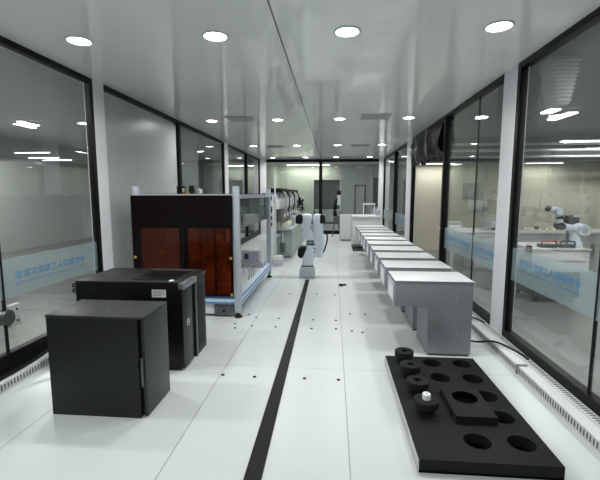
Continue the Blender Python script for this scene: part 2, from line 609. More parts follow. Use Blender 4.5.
# ================================================================ LAMPS
rows = [(-.3, 'in the row behind the camera'), (2.95, 'in the row over the black boxes'), (6.2, 'in the row over the robot arm'),
        (9.45, 'in the row over the long machine'), (12.5, 'in the row beside the far glass')]
cols = [(-1.92, 'first'), (-.87, 'second'), (.09, 'third'), (1.13, 'fourth')]
proto = None
for ry, rname in rows:
    for cx, cname in cols:
        lab = 'round recessed ceiling downlight, %s from the left wall %s' % (cname, rname)
        if proto is None:
            t = thing('downlight', lab, 'ceiling light', (cx, ry, ZC), 'recessed ceiling downlights')
            B().lathe([(.080, -.001), (.098, -.001), (.098, -.006), (.090, -.010), (.080, -.006), (.080, -.001)], (cx, ry, ZC)).build('rim', 'whitemetal', t)
            B().lathe([(0, -.003), (.080, -.003), (.080, -.0055), (0, -.0075)], (cx, ry, ZC)).build('diffuser', 'lamp', t)
            area_lamp('lamp', (cx, ry, ZC - .02), .16, .16, DOWNLIGHT_W, t, shape='DISK', spread=math.radians(165))
            proto = t
        else:
            t = copy_tree(proto)
            t.location = (cx, ry, ZC)
            t['label'] = lab


def tube_lamp(name, label, x0, x1, y0, y1, z, watts, material, group):
    t = thing(name, label, 'ceiling light', ((x0 + x1) / 2, (y0 + y1) / 2, z), group)
    bb(x0, x1, y0, y1, z - .03, z).build('housing', 'whitemetal', t, False)
    bb(x0 + .01, x1 - .01, y0 + .01, y1 - .01, z - .042, z - .03).build('diffuser', material, t, False)
    area_lamp('lamp', ((x0 + x1) / 2, (y0 + y1) / 2, z - .06), x1 - x0, y1 - y0, watts, t, rgb=(1, 1, .96))
    return t


g = 'linear lamps in the hall'
for i, (x0, x1, y, y1, k) in enumerate([(-6.0, -5.88, 7.12, 7.60, .6), (-6.27, -6.15, 7.35, 7.85, .6), (-11.6, -10.4, 14.2, 14.32, .15), (-11.8, -10.6, 15.2, 15.32, .1), (-10.6, -9.4, 12.4, 12.52, .3), (-5.2, -4.2, 12.5, 12.62, .7), (-4.0, -3.0, 2.0, 2.12, 1.2)]):
    tube_lamp('linear_lamp', 'bright linear lamp on the dim hall ceiling, ' + ['nearer tube of the near pair', 'farther tube of the near pair', 'first of the far lamps', 'second of the far lamps',
              'long lamp above the far low screen', 'lamp beyond the second glass bay', 'unseen lamp added to light the pale partition'][i], x0, x1, y, y1, 2.75, HALL_TUBE_W * k, 'tube', g)  # the last one is added out of view to brighten the partition
g = 'linear lamps in the side lab'
for i, (x0, x1, y0, y1) in enumerate([(3.10, 3.28, 6.1, 6.4), (3.50, 3.66, 6.35, 6.95), (4.68, 7.0, 8.55, 8.72), (1.95, 2.75, 9.24, 9.34), (4.3, 5.1, 9.24, 9.34), (3.2, 3.35, 2.2, 4.0)]):
    tube_lamp('linear_lamp', 'linear lamp on the dark lab ceiling, ' + ['short one by the ribbed duct', 'short wide one beyond the ribbed duct', 'long one above the robot bench', 'one washing the cream wall by the doorway',
              'one washing the cream wall behind the bench', 'unseen one boosted to brighten the bench front'][i], x0, x1, y0, y1, 2.46 if i == 2 else 2.6 if y0 < 8.9 else 2.07, LAB_TUBE_W * (.33 if y0 > 8.9 else .6 if 6 < y0 < 6.2 else 3.5 if y0 < 4 else 1), 'dimtube' if y0 > 8.9 else 'tube', g)  # the last one is out of view, boosted to brighten the bench
hl = [o for o in COL.objects if 'long one above the robot bench' in o.get('label', '')][0]
for x in (5.2, 6.5):
    B().cyl((x, 8.635, 2.455), (x, 8.635, 2.6), .006, seg=8).build('hanger', 'steel', hl)
tube_lamp('linear_lamp', 'long bright lamp on the ceiling of the room behind the far glass', -2.0, -.15, 17.0, 17.12, 2.62, BACK_TUBE_W, 'backtube', None)

tube_lamp('linear_lamp', 'lamp added on the ceiling to brighten the grey wall of the rear room', 1.0, 2.2, 15.2, 15.3, 2.62, BACK_TUBE_W * .7, 'tube', None)  # added to brighten the grey rear wall

tube_lamp('linear_lamp', 'lamp added to brighten the wall outside the glass bay beyond the open doorway', 2.2, 2.32, 10.6, 11.8, 2.6, BACK_TUBE_W * .8, 'tube', None)  # added lamp, lifts the dim cream wall behind this bay

# ceiling vents
pv = None
for x, y, lab in [(-1.41, 6.1, 'square grey ceiling vent between downlights, on the enclosure side, near row'), (.62, 6.1, 'square grey ceiling vent between downlights, on the white housings side, near row'),
                  (-1.41, 9.6, 'square grey ceiling vent between downlights, on the machine side, far row'), (.62, 9.6, 'square grey ceiling vent between downlights, on the white housings side, far row')]:
    if pv is None:
        t = thing('ceiling_vent', lab, 'vent', (x, y, ZC), 'square ceiling vents')
        B().box(x - .22, x + .22, y - .22, y + .22, ZC - .008, ZC, bev=.003).build('face_plate', 'vent', t)
        r = B()
        for k in range(6):
            r.box(x - .18, x + .18, y - .17 + k * .06, y - .15 + k * .06, ZC - .011, ZC - .007)
        r.build('louvre', 'vent', t, False)
        pv = t
    else:
        t = copy_tree(pv)
        t.location = (x, y, ZC)
        t['label'] = lab

# ================================================================ FOREGROUND BLACK BOXES
# front cabinet
X0, X1, Y0, Y1, Z1 = -1.71, -1.108, 2.13, 2.475, .632
t = thing('equipment_cabinet', 'plain charcoal metal cabinet standing in front of the tower server', 'cabinet', ((X0 + X1) / 2, (Y0 + Y1) / 2, 0))
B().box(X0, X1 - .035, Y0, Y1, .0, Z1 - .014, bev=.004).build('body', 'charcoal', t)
B().box(X0 - .003, X1, Y0 - .003, Y1 + .003, Z1 - .014, Z1, bev=.003).build('lid', 'charcoal_lit', t)
B().box(X1 - .022, X1, Y0 + .02, Y1, .004, Z1 - .016, bev=.003).build('side_panel', 'charcoal_lit', t)
B().box(X1 - .024, X1 - .012, Y0 + .001, Y0 + .017, .2, .38, bev=.002).build('pull_handle', 'darksteel', t)
for sx, sy in ((.14, .1), (.32, .12), (.46, .12), (.40, .28)):
    B().cyl((X0 + sx, Y0 + sy, Z1), (X0 + sx, Y0 + sy, Z1 + .003), .006, seg=10).build('screw', 'steel', t)

# tower server behind it
X0, X1, Y0, Y1, Z1 = -1.96, -1.12, 2.772, 3.30, .692
t = thing('tower_server', 'black tower server with silver top handle and round badge, behind the plain cabinet', 'server', ((X0 + X1) / 2, (Y0 + Y1) / 2, 0))
B().box(X0, X1 - .03, Y0, Y1, .012, Z1 - .012, bev=.004).build('body', 'blackgloss', t)
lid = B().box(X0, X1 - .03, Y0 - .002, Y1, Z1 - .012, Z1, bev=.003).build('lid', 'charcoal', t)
B().box(X0 + .42, X1 - .09, Y0 + .07, Y1 - .10, Z1, Z1 + .004, bev=.001).build('access_plate', 'blackgloss', lid)
B().box(X0 + .40, X1 - .08, Y1 - .06, Y1 - .045, Z1, Z1 + .005).build('trim_strip', 'steel', lid)
B().box(X1 - .11, X1 - .08, Y0 + .02, Y0 + .06, Z1, Z1 + .008, bev=.002).build('latch', 'paper', lid)
bz = B().box(X1 - .03, X1, Y0, Y0 + .20, .02, Z1 - .055, bev=.006).build('bezel', 'blackgloss', t)
B().box(X1 - .03, X1 - .014, Y0 + .20, Y0 + .27, .02, Z1 - .06).build('bezel_recess', 'seal', t)
dp = B().box(X1 - .03, X1 - .002, Y0 + .27, Y1, .0, Z1 - .02, bev=.004).build('drive_panel', 'charcoal', t)
B().box(X1 - .003, X1 + .004, Y0 + .27, Y0 + .30, .0, Z1 - .02, bev=.001).build('side_rail', 'darksteel', dp)
m = B()
for k in range(22):
    z = .06 + k * .024
    m.box(X1 - .004, X1 + .0015, Y0 + .335, Y1 - .04, z, z + .012)
m.build('grille', 'seal', dp, False)
B().box(X1 - .03, X1 + .012, Y0, Y0 + .29, Z1 - .055, Z1 - .008, bev=.004).build('top_handle', 'steel', t)
B().box(X1 - .03, X1 + .010, Y0 + .29, Y1, Z1 - .03, Z1 - .006, bev=.003).build('top_cap', 'charcoal', t)
ring = B()
c = (X1 + .0008, Y0 + .105, .355)
ring.tube([(c[0], c[1] + .026 * math.cos(a), c[2] + .026 * math.sin(a)) for a in [k * math.pi / 8 for k in range(16)]], .0022, 6, True)
rg = ring.build('badge', 'paper', bz)
lettering('badge_lettering', 'DELL', lambda u, v, d: (X1 + .0012 + d, c[1] - .019 + u, c[2] - .007 + v + u * .15), .038, .012, 'paper', bz)
bb(X1 - .235, X1 - .125, Y0 - .001, Y0 + .001, .575, .635).build('paper_label', 'paper', t, False)
B().box(X1 - .225, X1 - .15, Y0 - .0016, Y0, .615, .621).box(X1 - .225, X1 - .14, Y0 - .0016, Y0, .60, .605).box(X1 - .225, X1 - .16, Y0 - .0016, Y0, .588, .592).build('printing', 'printed', t, False)
g2 = B()
for i in range(3):
    g2.box(X0 + .09, X0 + .16, Y0 - .0015, Y0 + .001, .635 - i * .016, .641 - i * .016)
g2.build('side_vent', 'charcoal', t, False)
for z in (.66, .62):
    B().tube([(X0, Y0 + .02, z), (X0 - .03, Y0 + .02, z), (X0 - .035, Y0 + .02, z - .018), (X0, Y0 + .02, z - .022)], .006).build('side_hook', 'blackgloss', t)
for sx in (.06, .7):
    for sy in (.05, .45):
        B().cyl((X0 + sx, Y0 + sy, 0), (X0 + sx, Y0 + sy, .014), .02, seg=14).build('foot', 'seal', t)

# ================================================================ AMBER ENCLOSURE
EX0, EX1, EY0, EY1 = -2.18, -.995, 4.08, 6.24
t = thing('machine_enclosure', 'aluminium framed machine enclosure with amber acrylic front doors', 'enclosure', (-1.63, 5.2, 0))
for x, y in ((EX0 + .02, EY0), (EX1 - .065, EY0), (EX0, EY1 - .065), (EX1 - .065, EY1 - .065)):
    p = B().box(x, x + .065, y, y + .065, .055, 1.43, bev=.004).build('corner_post', 'alu', t)
    B().lathe([(0, 0), (.045, 0), (.045, .012), (.022, .03), (.012, .034), (.012, .056), (0, .056)], (x + .0325, y + .0325, 0), 20).build('levelling_foot', 'seal', p)
fr = B()
fr.box(EX0 + .065, EX1 - .065, EY0 + .01, EY0 + .055, 1.315, 1.35).box(EX0 + .065, EX1 - .065, EY1 - .055, EY1 - .01, 1.30, 1.345)
fr.box(EX0 + .01, EX0 + .055, EY0 + .065, EY1 - .065, 1.30, 1.345).box(EX1 - .055, EX1 - .01, EY0 + .065, EY1 - .065, 1.30, 1.345)
fr.build('top_rail', 'alu', t, False)
br = B()
br.box(EX0 + .065, EX1 - .065, EY0 + .002, EY0 + .06, .15, .235).box(EX0 + .065, EX1 - .065, EY1 - .06, EY1 - .002, .15, .235)
br.box(EX0 + .005, EX0 + .06, EY0 + .065, EY1 - .065, .15, .235).box(EX1 - .06, EX1 - .005, EY0 + .065, EY1 - .065, .13, .235)
br.build('base_rail', 'paleblue', t, False)
bs = B()
for z0, z1 in ((.155, .172), (.212, .232)):
    bs.box(EX0 + .065, EX1 - .065, EY0, EY0 + .004, z0, z1)
    bs.box(EX1 - .006, EX1 - .002, EY0 + .065, EY1 - .065, z0, z1)
bs.build('blue_insert', 'blue', t, False)
bb(EX0 + .06, EX1 - .06, EY0 + .06, EY1 - .06, .195, .215).build('deck', 'whitemetal', t, False)
bb(EX0 + .065, EX1 - .28, EY0 + .03, EY0 + .06, .03, .15).build('kick_panel', 'whitemetal', t, False)
cs = B().prism([(EX1 - .30, .02), (EX1 - .11, .02), (EX1 - .075, .06), (EX1 - .09, .12), (EX1 - .14, .145), (EX1 - .30, .145)], 'y', EY0 + .015, EY0 + .10, .006).build('kick_housing', 'darksteel', t)
B().cyl((EX1 - .19, EY0 + .010, .07), (EX1 - .19, EY0 + .02, .07), .016).build('lock_hole', 'seal', cs)
# front doors
midx = -1.62
for a, b_, kx in ((EX0, midx, EX0 + .035), (midx + .004, EX1 - .068, EX1 - .085)):
    d = B()
    yb0, yb1 = EY0 - .016, EY0 - .002
    s0, s1 = (.09, .028) if a < -2 else (.06, .028)
    d.box(a, a + s0, yb0, yb1, .24, 1.335).box(b_ - s1, b_, yb0, yb1, .24, 1.335).box(a + s0, b_ - s1, yb0, yb1, .24, .262).box(a + s0, b_ - s1, yb0, yb1, .985, 1.335)
    do = d.build('door', 'doorframe', t, False)
    bb(a + s0, b_ - s1, yb0 + .004, yb0 + .010, .262, .985).build('amber_pane', 'amber', do, False)
    for kz in ((.665,) if a < -2 else (.665, .265)):
        B().cyl((kx, yb0, kz), (kx, yb0 - .018, kz), .008, .014, 14).ball((kx, yb0 - .022, kz), .016, .012, .016, 12).build('knob', 'gold', do)
bb(EX1 - .30, EX1 - .275, EY0 + .06, EY0 + .075, .22, 1.30).build('inner_upright', 'black', t, False)
# side and rear sheets
bb(EX1 - .04, EX1 - .032, EY0 + .065, EY1 - .065, .965, 1.30).build('side_sheet', 'greyclear', t, False)
bb(EX0 + .065, EX1 - .065, EY1 - .04, EY1 - .032, .965, 1.30).build('rear_sheet', 'greyclear', t, False)
B().box(EX1 - .05, EX1 - .005, EY0 + .12, EY0 + .17, 1.345, 1.36).build('bracket', 'black', t, False)
B().box(EX1 - .05, EX1 - .005, EY1 - .5, EY1 - .42, 1.345, 1.362).build('bracket', 'black', t, False)
B().box(EX0 + .03, EX1 - .05, EY0 + .06, EY1 - .06, 1.345, 1.352).build('roof_sheet', 'greyclear', t, False)

# things inside the enclosure, standing on its deck
t = thing('bench_instrument', 'grey boxy instrument at the rear of the enclosure deck', 'instrument', (-1.27, 6.0, .215))
B().box(-1.42, -1.13, 5.92, 6.12, .30, .475, bev=.012).build('housing', 'greymetal', t)
B().box(-1.40, -1.15, 5.915, 5.922, .32, .45).build('front_panel', 'lilac', t, False)
B().box(-1.37, -1.30, 5.91, 5.917, .34, .43).build('screen', 'darkgrey', t, False)
B().box(-1.50, -1.07, 5.88, 6.15, .215, .30, bev=.004).build('plinth', 'robotgrey', t)

t = thing('pick_arm', 'rounded white pick arm behind the amber right door', 'robot arm', (-1.33, 4.6, .215))
B().lathe([(0, 0), (.12, 0), (.12, .05), (.09, .08), (.08, .16), (0, .16)], (-1.33, 4.6, .215)).build('base', 'whitemetal', t)
B().tube([(-1.33, 4.6, .37), (-1.36, 4.6, .50), (-1.28, 4.6, .60), (-1.15, 4.58, .62)], .06, 14).build('arm', 'whitemetal', t)
B().cyl((-1.15, 4.58, .64), (-1.15, 4.58, .42), .035, .02).build('gripper', 'steel', t)
t = thing('parts_feeder', 'pale round parts bowl on the deck behind the amber doors', 'feeder', (-1.75, 4.75, .215))
B().lathe([(0, 0), (.10, 0), (.08, .10), (.19, .22), (.20, .24), (.18, .24), (.07, .13), (0, .12)], (-1.75, 4.75, .215)).build('bowl', 'steel', t)
B().lathe([(0, .12), (.05, .12), (.04, .2), (0, .22)], (-1.75, 4.75, .215)).build('hub', 'whitemetal', t)
t = thing('wire_rack', 'bent wire rack low on the deck by the open side', 'rack', (-1.16, 5.15, .215))
for k, y in enumerate((5.0, 5.16, 5.32)):
    B().tube([(-1.24, y, .215), (-1.24, y, .36), (-1.18, y, .39), (-1.10, y, .36), (-1.10, y, .215)], .006).build('hoop', 'steel', t)
B().tube([(-1.17, 4.98, .39), (-1.17, 5.34, .39)], .006).build('tie_bar', 'steel', t)
t = thing('white_block', 'white block with black corner pads beyond the wire rack', 'fixture', (-1.62, 5.8, .215))
B().box(-1.72, -1.52, 5.7, 5.9, .215, .62, bev=.01).build('body', 'whitemetal', t)
B().box(-1.70, -1.54, 5.69, 5.70, .30, .34).build('slot_cover', 'seal', t, False)

# on the roof of the enclosure
RZ = 1.352
t = thing('potted_plant', 'small dark green potted plant on top of the enclosure', 'plant', (-2.04, 5.55, RZ))
B().lathe([(0, 0), (.035, 0), (.048, .07), (.042, .07), (.036, .06), (0, .06)], (-2.04, 5.55, RZ), 18).build('pot', 'darkgrey', t)
lf = B()
for k in range(26):
    a = random.uniform(0, 6.28); e = random.uniform(.2, 1.2); L = random.uniform(.05, .11)
    d = Vector((math.cos(a) * math.cos(e), math.sin(a) * math.cos(e), math.sin(e)))
    s = d.cross(Vector((0, 0, 1))).normalized() * .016
    p0 = Vector((-2.04, 5.55, RZ + .06)); p1 = p0 + d * L * .55; p2 = p0 + d * L
    n = s.cross(d).normalized() * .003
    v = [lf.bm.verts.new(q) for q in (p0, p1 + s, p2, p1 - s, p1 + n)]
    for i in range(4):
        lf.bm.faces.new((v[i], v[(i + 1) % 4], v[4]))
    lf.bm.faces.new((v[3], v[2], v[1], v[0]))
lf.build('leaves', 'green', t)
t = thing('camera_module', 'small black camera block with white front on top of the enclosure', 'camera', (-2.17, 5.5, RZ))
B().box(-2.23, -2.13, 5.46, 5.56, RZ, RZ + .11, bev=.008).build('body', 'seal', t)
B().box(-2.12 - .03, -2.13 + .004, 5.455, 5.5, RZ + .02, RZ + .08, bev=.003).build('front_plate', 'paper', t)
tag(B().box(-2.085, -2.045, 5.40, 5.44, RZ, RZ + .035, bev=.004).build('orange_block', 'orange'), 'tiny orange block on top of the enclosure before the potted plant', 'block')
t = thing('glass_bottle', 'small pale bottle standing on top of the enclosure beside the plant', 'bottle', (-1.93, 5.55, RZ))
B().lathe([(0, 0), (.022, 0), (.022, .06), (.009, .08), (.009, .09), (0, .09)], (-1.93, 5.55, RZ), 16).build('flask', 'paper', t)
B().cyl((-1.93, 5.55, RZ + .09), (-1.93, 5.55, RZ + .105), .011, seg=14).build('cap', 'darkgrey', t)

# ================================================================ LONG MACHINE BEYOND THE ENCLOSURE
t = thing('dispensing_machine', 'long pale machine with overhead beam of cylinders beyond the enclosure', 'machine', (-1.3, 9.8, 0))
bs_ = B().box(-1.26, -.86, 8.15, 11.6, .03, .60, bev=.01).build('cabinet', 'machine', t)
for k in range(4):
    y0 = 8.2 + k * .85
    B().box(-.862, -.852, y0, y0 + .80, .08, .56, bev=.003).build('cabinet_door', 'machine', bs_)
for k in range(2):
    B().box(-1.245 + k * .19, -1.07 + k * .19, 8.138, 8.15, .08, .56, bev=.003).build('cabinet_door', 'machine', bs_)
B().cyl((-1.05, 8.12, .58), (-1.05, 8.12, .30), .018).build('drop_cable', 'whitemetal', bs_)
B().box(-1.10, -1.0, 8.08, 8.14, .13, .33, bev=.01).build('power_socket', 'darksteel', bs_)
B().box(-1.29, -.84, 8.0, 11.65, .60, .635, bev=.006).build('worktop', 'greymetal', t)
B().box(-1.28, -1.02, 7.40, 11.5, 1.06, 1.26, bev=.012).build('beam', 'whitemetal', t)
for y in (8.05, 9.75, 11.35):
    B().box(-1.27, -1.14, y, y + .12, .63, 1.06).build('beam_support', 'alu', t, False)
for k in range(8):
    y = 7.6 + k * .5
    B().cyl((-1.12, y, 1.26), (-1.12, y, 1.38), .068, .050, 18).build('cylinder_head', 'greymetal', t)
for k in range(7):
    y = 7.72 + k * .53
    mo = B().box(-1.14, -.98, y, y + .40, .80, 1.06, bev=.008).build('module', 'taupe', t)
    B().cyl((-1.05, y + .2, .80), (-1.05, y + .2, .68), .035, .012, 14).build('nozzle', 'steel', mo)
    B().box(-.985, -.975, y + .05, y + .35, .88, .96).build('module_label', 'whitemetal', mo, False)
B().box(-1.26, -1.0, 7.5, 11.2, 1.38, 1.46, bev=.01).build('cable_tray', 'black', t)
for y in (7.55, 9.3, 11.1):
    B().box(-1.2, -1.06, y, y + .06, 1.26, 1.38).build('tray_bracket', 'alu', t, False)
B().box(-1.115, -1.085, 7.40, 7.43, 0, 1.70, bev=.004).build('front_post', 'whitemetal', t)
B().box(-1.22, -1.12, 7.36, 7.42, 0, 1.34, bev=.004).build('control_strip', 'whitemetal', t)
for z in (.74, .86, 1.00, 1.05, 1.24):
    B().box(-1.21, -1.15, 7.33, 7.362, z, z + .07, bev=.006).build('switch', 'seal', t)
B().box(-1.22, -1.085, 7.42, 8.15, .50, .54).build('strip_bracket', 'alu', t, False)
B().prism([(-1.25, .635), (-.93, .635), (-.90, .72), (-.93, .78), (-1.25, .68)], 'y', 8.05, 8.6, .01).build('feed_hopper', 'yellowish', t)
for k, (h, mt) in enumerate(((.22, 'greymetal'), (.14, 'whitemetal'), (.26, 'robotgrey'), (.18, 'whitemetal'))):
    B().box(-.97, -.86, 8.75 + k * .6, 9.1 + k * .6, .635, .635 + h, bev=.012).build('drive_unit', mt, t)

for k in range(6):
    y = 7.9 + k * .56
    B().tube([(-1.0, y, 1.40), (-.94, y, 1.30), (-.95, y + .05, 1.08), (-.99, y + .08, .95)], .014).build('hose', 'seal' if k % 2 else 'greymetal', t)

t = thing('control_box', 'white control box with black lower half at the far end of the long machine', 'control box', (-.90, 11.3, .635))
B().box(-.96, -.85, 11.2, 11.4, 1.0, 1.30, bev=.01).build('housing', 'whitemetal', t)
B().box(-.96, -.85, 11.2, 11.4, .88, 1.0, bev=.006).build('plinth', 'seal', t)
B().box(-.93, -.88, 11.26, 11.34, .635, .88).build('stand', 'alu', t, False)
t = thing('gripper_head', 'black gripper head with hoses over the long machine, before the control box', 'gripper', (-.91, 10.95, .635))
B().cyl((-.91, 10.95, .635), (-.91, 10.95, 1.10), .03).build('stem', 'steel', t)
B().ball((-.91, 10.95, 1.12), .07, .07, .06).build('hub', 'seal', t)
for a in range(5):
    an = a * 2 * math.pi / 5 + .4
    B().tube([(-.91, 10.95, 1.12), (-.91 + .06 * math.cos(an), 10.95, 1.12 + .08 * math.sin(an)), (-.91 + .10 * math.cos(an + .3), 10.95, 1.14 + .13 * math.sin(an + .2))], .03, 10).build('finger', 'seal', t)

t = thing('small_carton', 'small white carton with mottled side on the floor beside the long machine', 'carton', (-1.02, 7.24, 0))
B().box(-1.10, -.94, 7.16, 7.32, 0, .11, bev=.003).build('box', 'lilac', t)
B().box(-1.105, -.935, 7.155, 7.325, .11, .19, bev=.006).build('lid', 'whitemetal', t)

# ================================================================ ROBOT ARM ON THE FLOOR TRACK
def px(x): return (x - 333) / 62.9
def pz(y): return 1.35 - (y - 194) / 62.9
RY = 6.25
t = thing('folded_robot', 'white folded robot arm with black joint caps standing at the end of the floor groove', 'robot arm', (-.40, RY, 0))
B().prism([(-.535, .02), (-.28, .02), (-.285, .12), (-.31, .19), (-.505, .19), (-.53, .12)], 'y', RY - .13, RY + .13, .025).build('base', 'robotgrey', t)
B().box(-.50, -.315, RY - .10, RY + .10, .185, .205, bev=.004).build('base_collar', 'darksteel', t)
lo = B()
lo.prism([(-.49, .20), (-.315, .20), (-.285, .36), (-.29, .48), (-.335, .535), (-.42, .535), (-.47, .47), (-.485, .36)], 'y', RY - .10, RY + .10, .035)
lo.build('shoulder_link', 'robot', t)
B().prism([(-.555, .37), (-.515, .325), (-.47, .34), (-.40, .515), (-.52, .52), (-.55, .48)], 'y', RY - .125, RY + .09, .02).build('shoulder_cap', 'seal', t)
B().cyl((-.36, RY, .53), (-.36, RY, .62), .065, .06).build('elbow_collar', 'teal', t)
B().cyl((-.36, RY, .565), (-.36, RY, .585), .068).build('elbow_ring', 'robotgrey', t)
B().prism([(-.44, .61), (-.30, .61), (-.285, .70), (-.33, .80), (-.42, .83), (-.50, .74)], 'y', RY - .085, RY + .085, .03).build('upper_link', 'robot', t)
B().cyl((-.50, RY, .70), (-.42, RY, .72), .045, .06, bev=.01).build('wrist_joint', 'robot', t)
B().prism([(-.505, .80), (-.40, .78), (-.34, .86), (-.325, 1.0), (-.36, 1.035), (-.47, 1.035), (-.505, 1.0)], 'y', RY - .10, RY + .10, .032).build('elbow_link', 'robot', t)
B().prism([(-.590, .90), (-.565, .875), (-.50, .875), (-.475, .90), (-.470, 1.0), (-.50, 1.03), (-.56, 1.025), (-.588, .99)], 'y', RY - .115, RY + .07, .02).build('elbow_cap', 'seal', t)
fa = B().prism([(-.30, 1.03), (-.19, 1.03), (-.165, .98), (-.14, .60), (-.15, .335), (-.265, .335), (-.285, .60), (-.325, .95)], 'y', RY - .085, RY + .085, .03).build('forearm', 'robot', t)
B().prism([(-.205, .885), (-.13, .885), (-.115, .92), (-.118, .99), (-.15, 1.025), (-.20, 1.025)], 'y', RY - .10, RY + .06, .018).build('forearm_cap', 'seal', t)
B().prism([(-.53, 0), (-.285, 0), (-.285, .02), (-.53, .02)], 'y', RY - .15, RY + .15).build('foot_plate', 'robotgrey', t)
B().cyl((-.34, RY, .94), (-.29, RY, .94), .07).build('elbow_pivot', 'darksteel', t)
B().tube([(-.16, RY, .74), (-.10, RY - .02, .72), (-.085, RY - .02, .62), (-.12, RY, .48), (-.15, RY, .40)], .012).build('hose', 'cable', t)
for k in range(4):
    B().cyl((-.30, RY - .06, .36 + k * .06), (-.275, RY - .06, .36 + k * .06), .012, seg=12).build('side_screw', 'darksteel', t)

# ================================================================ ROW OF WHITE CANTILEVERED HOUSINGS
UX0, UX1, UXC, UZ, UB = .524, 1.152, .797, .638, .418
PITCH, UD = .597, .405
ordn = ['first', 'second', 'third', 'fourth', 'fifth', 'sixth', 'seventh', 'eighth', 'ninth', 'tenth']
uproto = None
for i in range(10):
    y = 3.225 + i * PITCH
    lab = 'white cantilevered metal housing, %s in the row counting from the black hole plate' % ordn[i]
    if uproto is None:
        t = thing('metal_housing', lab, 'housing', ((UX0 + UX1) / 2, y, 0), 'white cantilevered housings along the right wall')
        hd = B()
        hd.prism([(UX0, UB), (UXC, UB), (UXC, .02), (UX1, .02), (UX1, UZ - .004), (UX0, UZ - .004)], 'y', y, y + UD, .003)
        hd.build('shell', 'shell', t)
        B().box(UX0 - .004, UX1 + .004, y - .004, y + UD + .004, UZ - .004, UZ, bev=.001).build('top_plate', 'whitemetal', t)
        wn = B()
        a, b_, c_, d_ = y + .035, y + UD - .035, UB + .025, UZ - .035
        wn.box(UX0 - .012, UX0, a, b_, c_, c_ + .014).box(UX0 - .012, UX0, a, b_, d_ - .014, d_).box(UX0 - .012, UX0, a, a + .014, c_ + .014, d_ - .014).box(UX0 - .012, UX0, b_ - .014, b_, c_ + .014, d_ - .014)
        wf_ = wn.build('window_frame', 'greymetal', t, False)
        bb(UX0 - .006, UX0 + .001, a + .012, b_ - .012, c_ + .012, d_ - .012).build('window_insert', 'window', wf_, False)
        B().box(UXC + .01, UX1 - .01, y + .01, y + UD - .01, 0, .022).build('base_plate', 'darksteel', t, False)
        for sx in (.89, 1.055):
            for k in range(5):
                z = .54 - k * .075
                B().cyl((sx, y - .003, z), (sx, y + .001, z), .0055, seg=8).build('screw', 'darksteel', t)
        uproto = t
    else:
        t = copy_tree(uproto)
        t.location = ((UX0 + UX1) / 2, y, 0)
        t['label'] = lab

# cabinet and tall box past the row
t = thing('white_cabinet', 'larger white cabinet closing the far end of the housing row', 'cabinet', (.94, 10.3, 0))
B().box(.50, 1.20, 9.85, 10.75, .05, .76, bev=.008).build('body', 'whitemetal', t)
B().box(.48, 1.22, 9.83, 10.77, .76, .80, bev=.005).build('top', 'whitemetal', t)
B().box(.49, .50, 9.95, 10.65, .12, .70).build('door', 'greymetal', t, False)
B().box(.56, 1.14, 9.9, 10.7, 0, .05).build('plinth', 'darkgrey', t, False)
t = thing('tall_white_box', 'narrow tall white box standing beside the far cabinet', 'cabinet', (.39, 11.5, 0))
B().box(.21, .57, 11.35, 11.75, .03, .745, bev=.008).build('body', 'whitemetal', t)
B().box(.23, .55, 11.343, 11.352, .06, .71, bev=.003).build('door', 'whitemetal', t)
B().box(.24, .54, 11.38, 11.72, 0, .03).build('plinth', 'darkgrey', t, False)
t = thing('wire_stand', 'white open frame stand on top of the far white cabinet', 'stand', (1.02, 10.5, .80))
for x in (.80, 1.08):
    B().box(x, x + .025, 10.45, 10.475, .80, 1.09).build('upright', 'whitemetal', t, False)
    B().box(x - .005, x + .03, 10.35, 10.58, .80, .815).build('foot', 'whitemetal', t, False)
B().box(.79, 1.115, 10.44, 10.485, 1.07, 1.11).build('crossbar', 'whitemetal', t, False)
t = thing('lilac_bin', 'small lilac bin on the far white cabinet beside the frame stand', 'bin', (1.155, 10.2, .80))
B().lathe([(0, 0), (.045, 0), (.06, .13), (.052, .13), (.04, .01), (0, .01)], (1.155, 10.2, .80), 20).build('body', 'lilac', t)
B().lathe([(.052, .125), (.065, .125), (.065, .14), (.052, .14), (.052, .125)], (1.155, 10.2, .80), 20).build('rim', 'whitemetal', t)

# low dolly and cable beneath the row
t = thing('low_dolly', 'low black dolly on the floor before the far white cabinet', 'dolly', (.62, 9.5, 0))
B().box(.47, .78, 9.25, 9.75, .07, .10, bev=.005).build('deck', 'seal', t)
for x in (.50, .75):
    for y in (9.30, 9.70):
        B().cyl((x - .012, y, .035), (x + .012, y, .035), .035, seg=18).build('wheel', 'seal', t)
tag(B().box(.10, .16, 5.66, 5.70, 0, .03, bev=.006).box(.145, .21, 5.70, 5.73, .0, .022, bev=.006).build('hand_tool', 'cable'), 'small black tool lying on the white floor beside the housings', 'tool')

# ================================================================ BLACK HOLE PLATE AND PLUGS
PX0, PX1, PY0, PY1, PT = .43, 1.105, 1.80, 3.03, .07


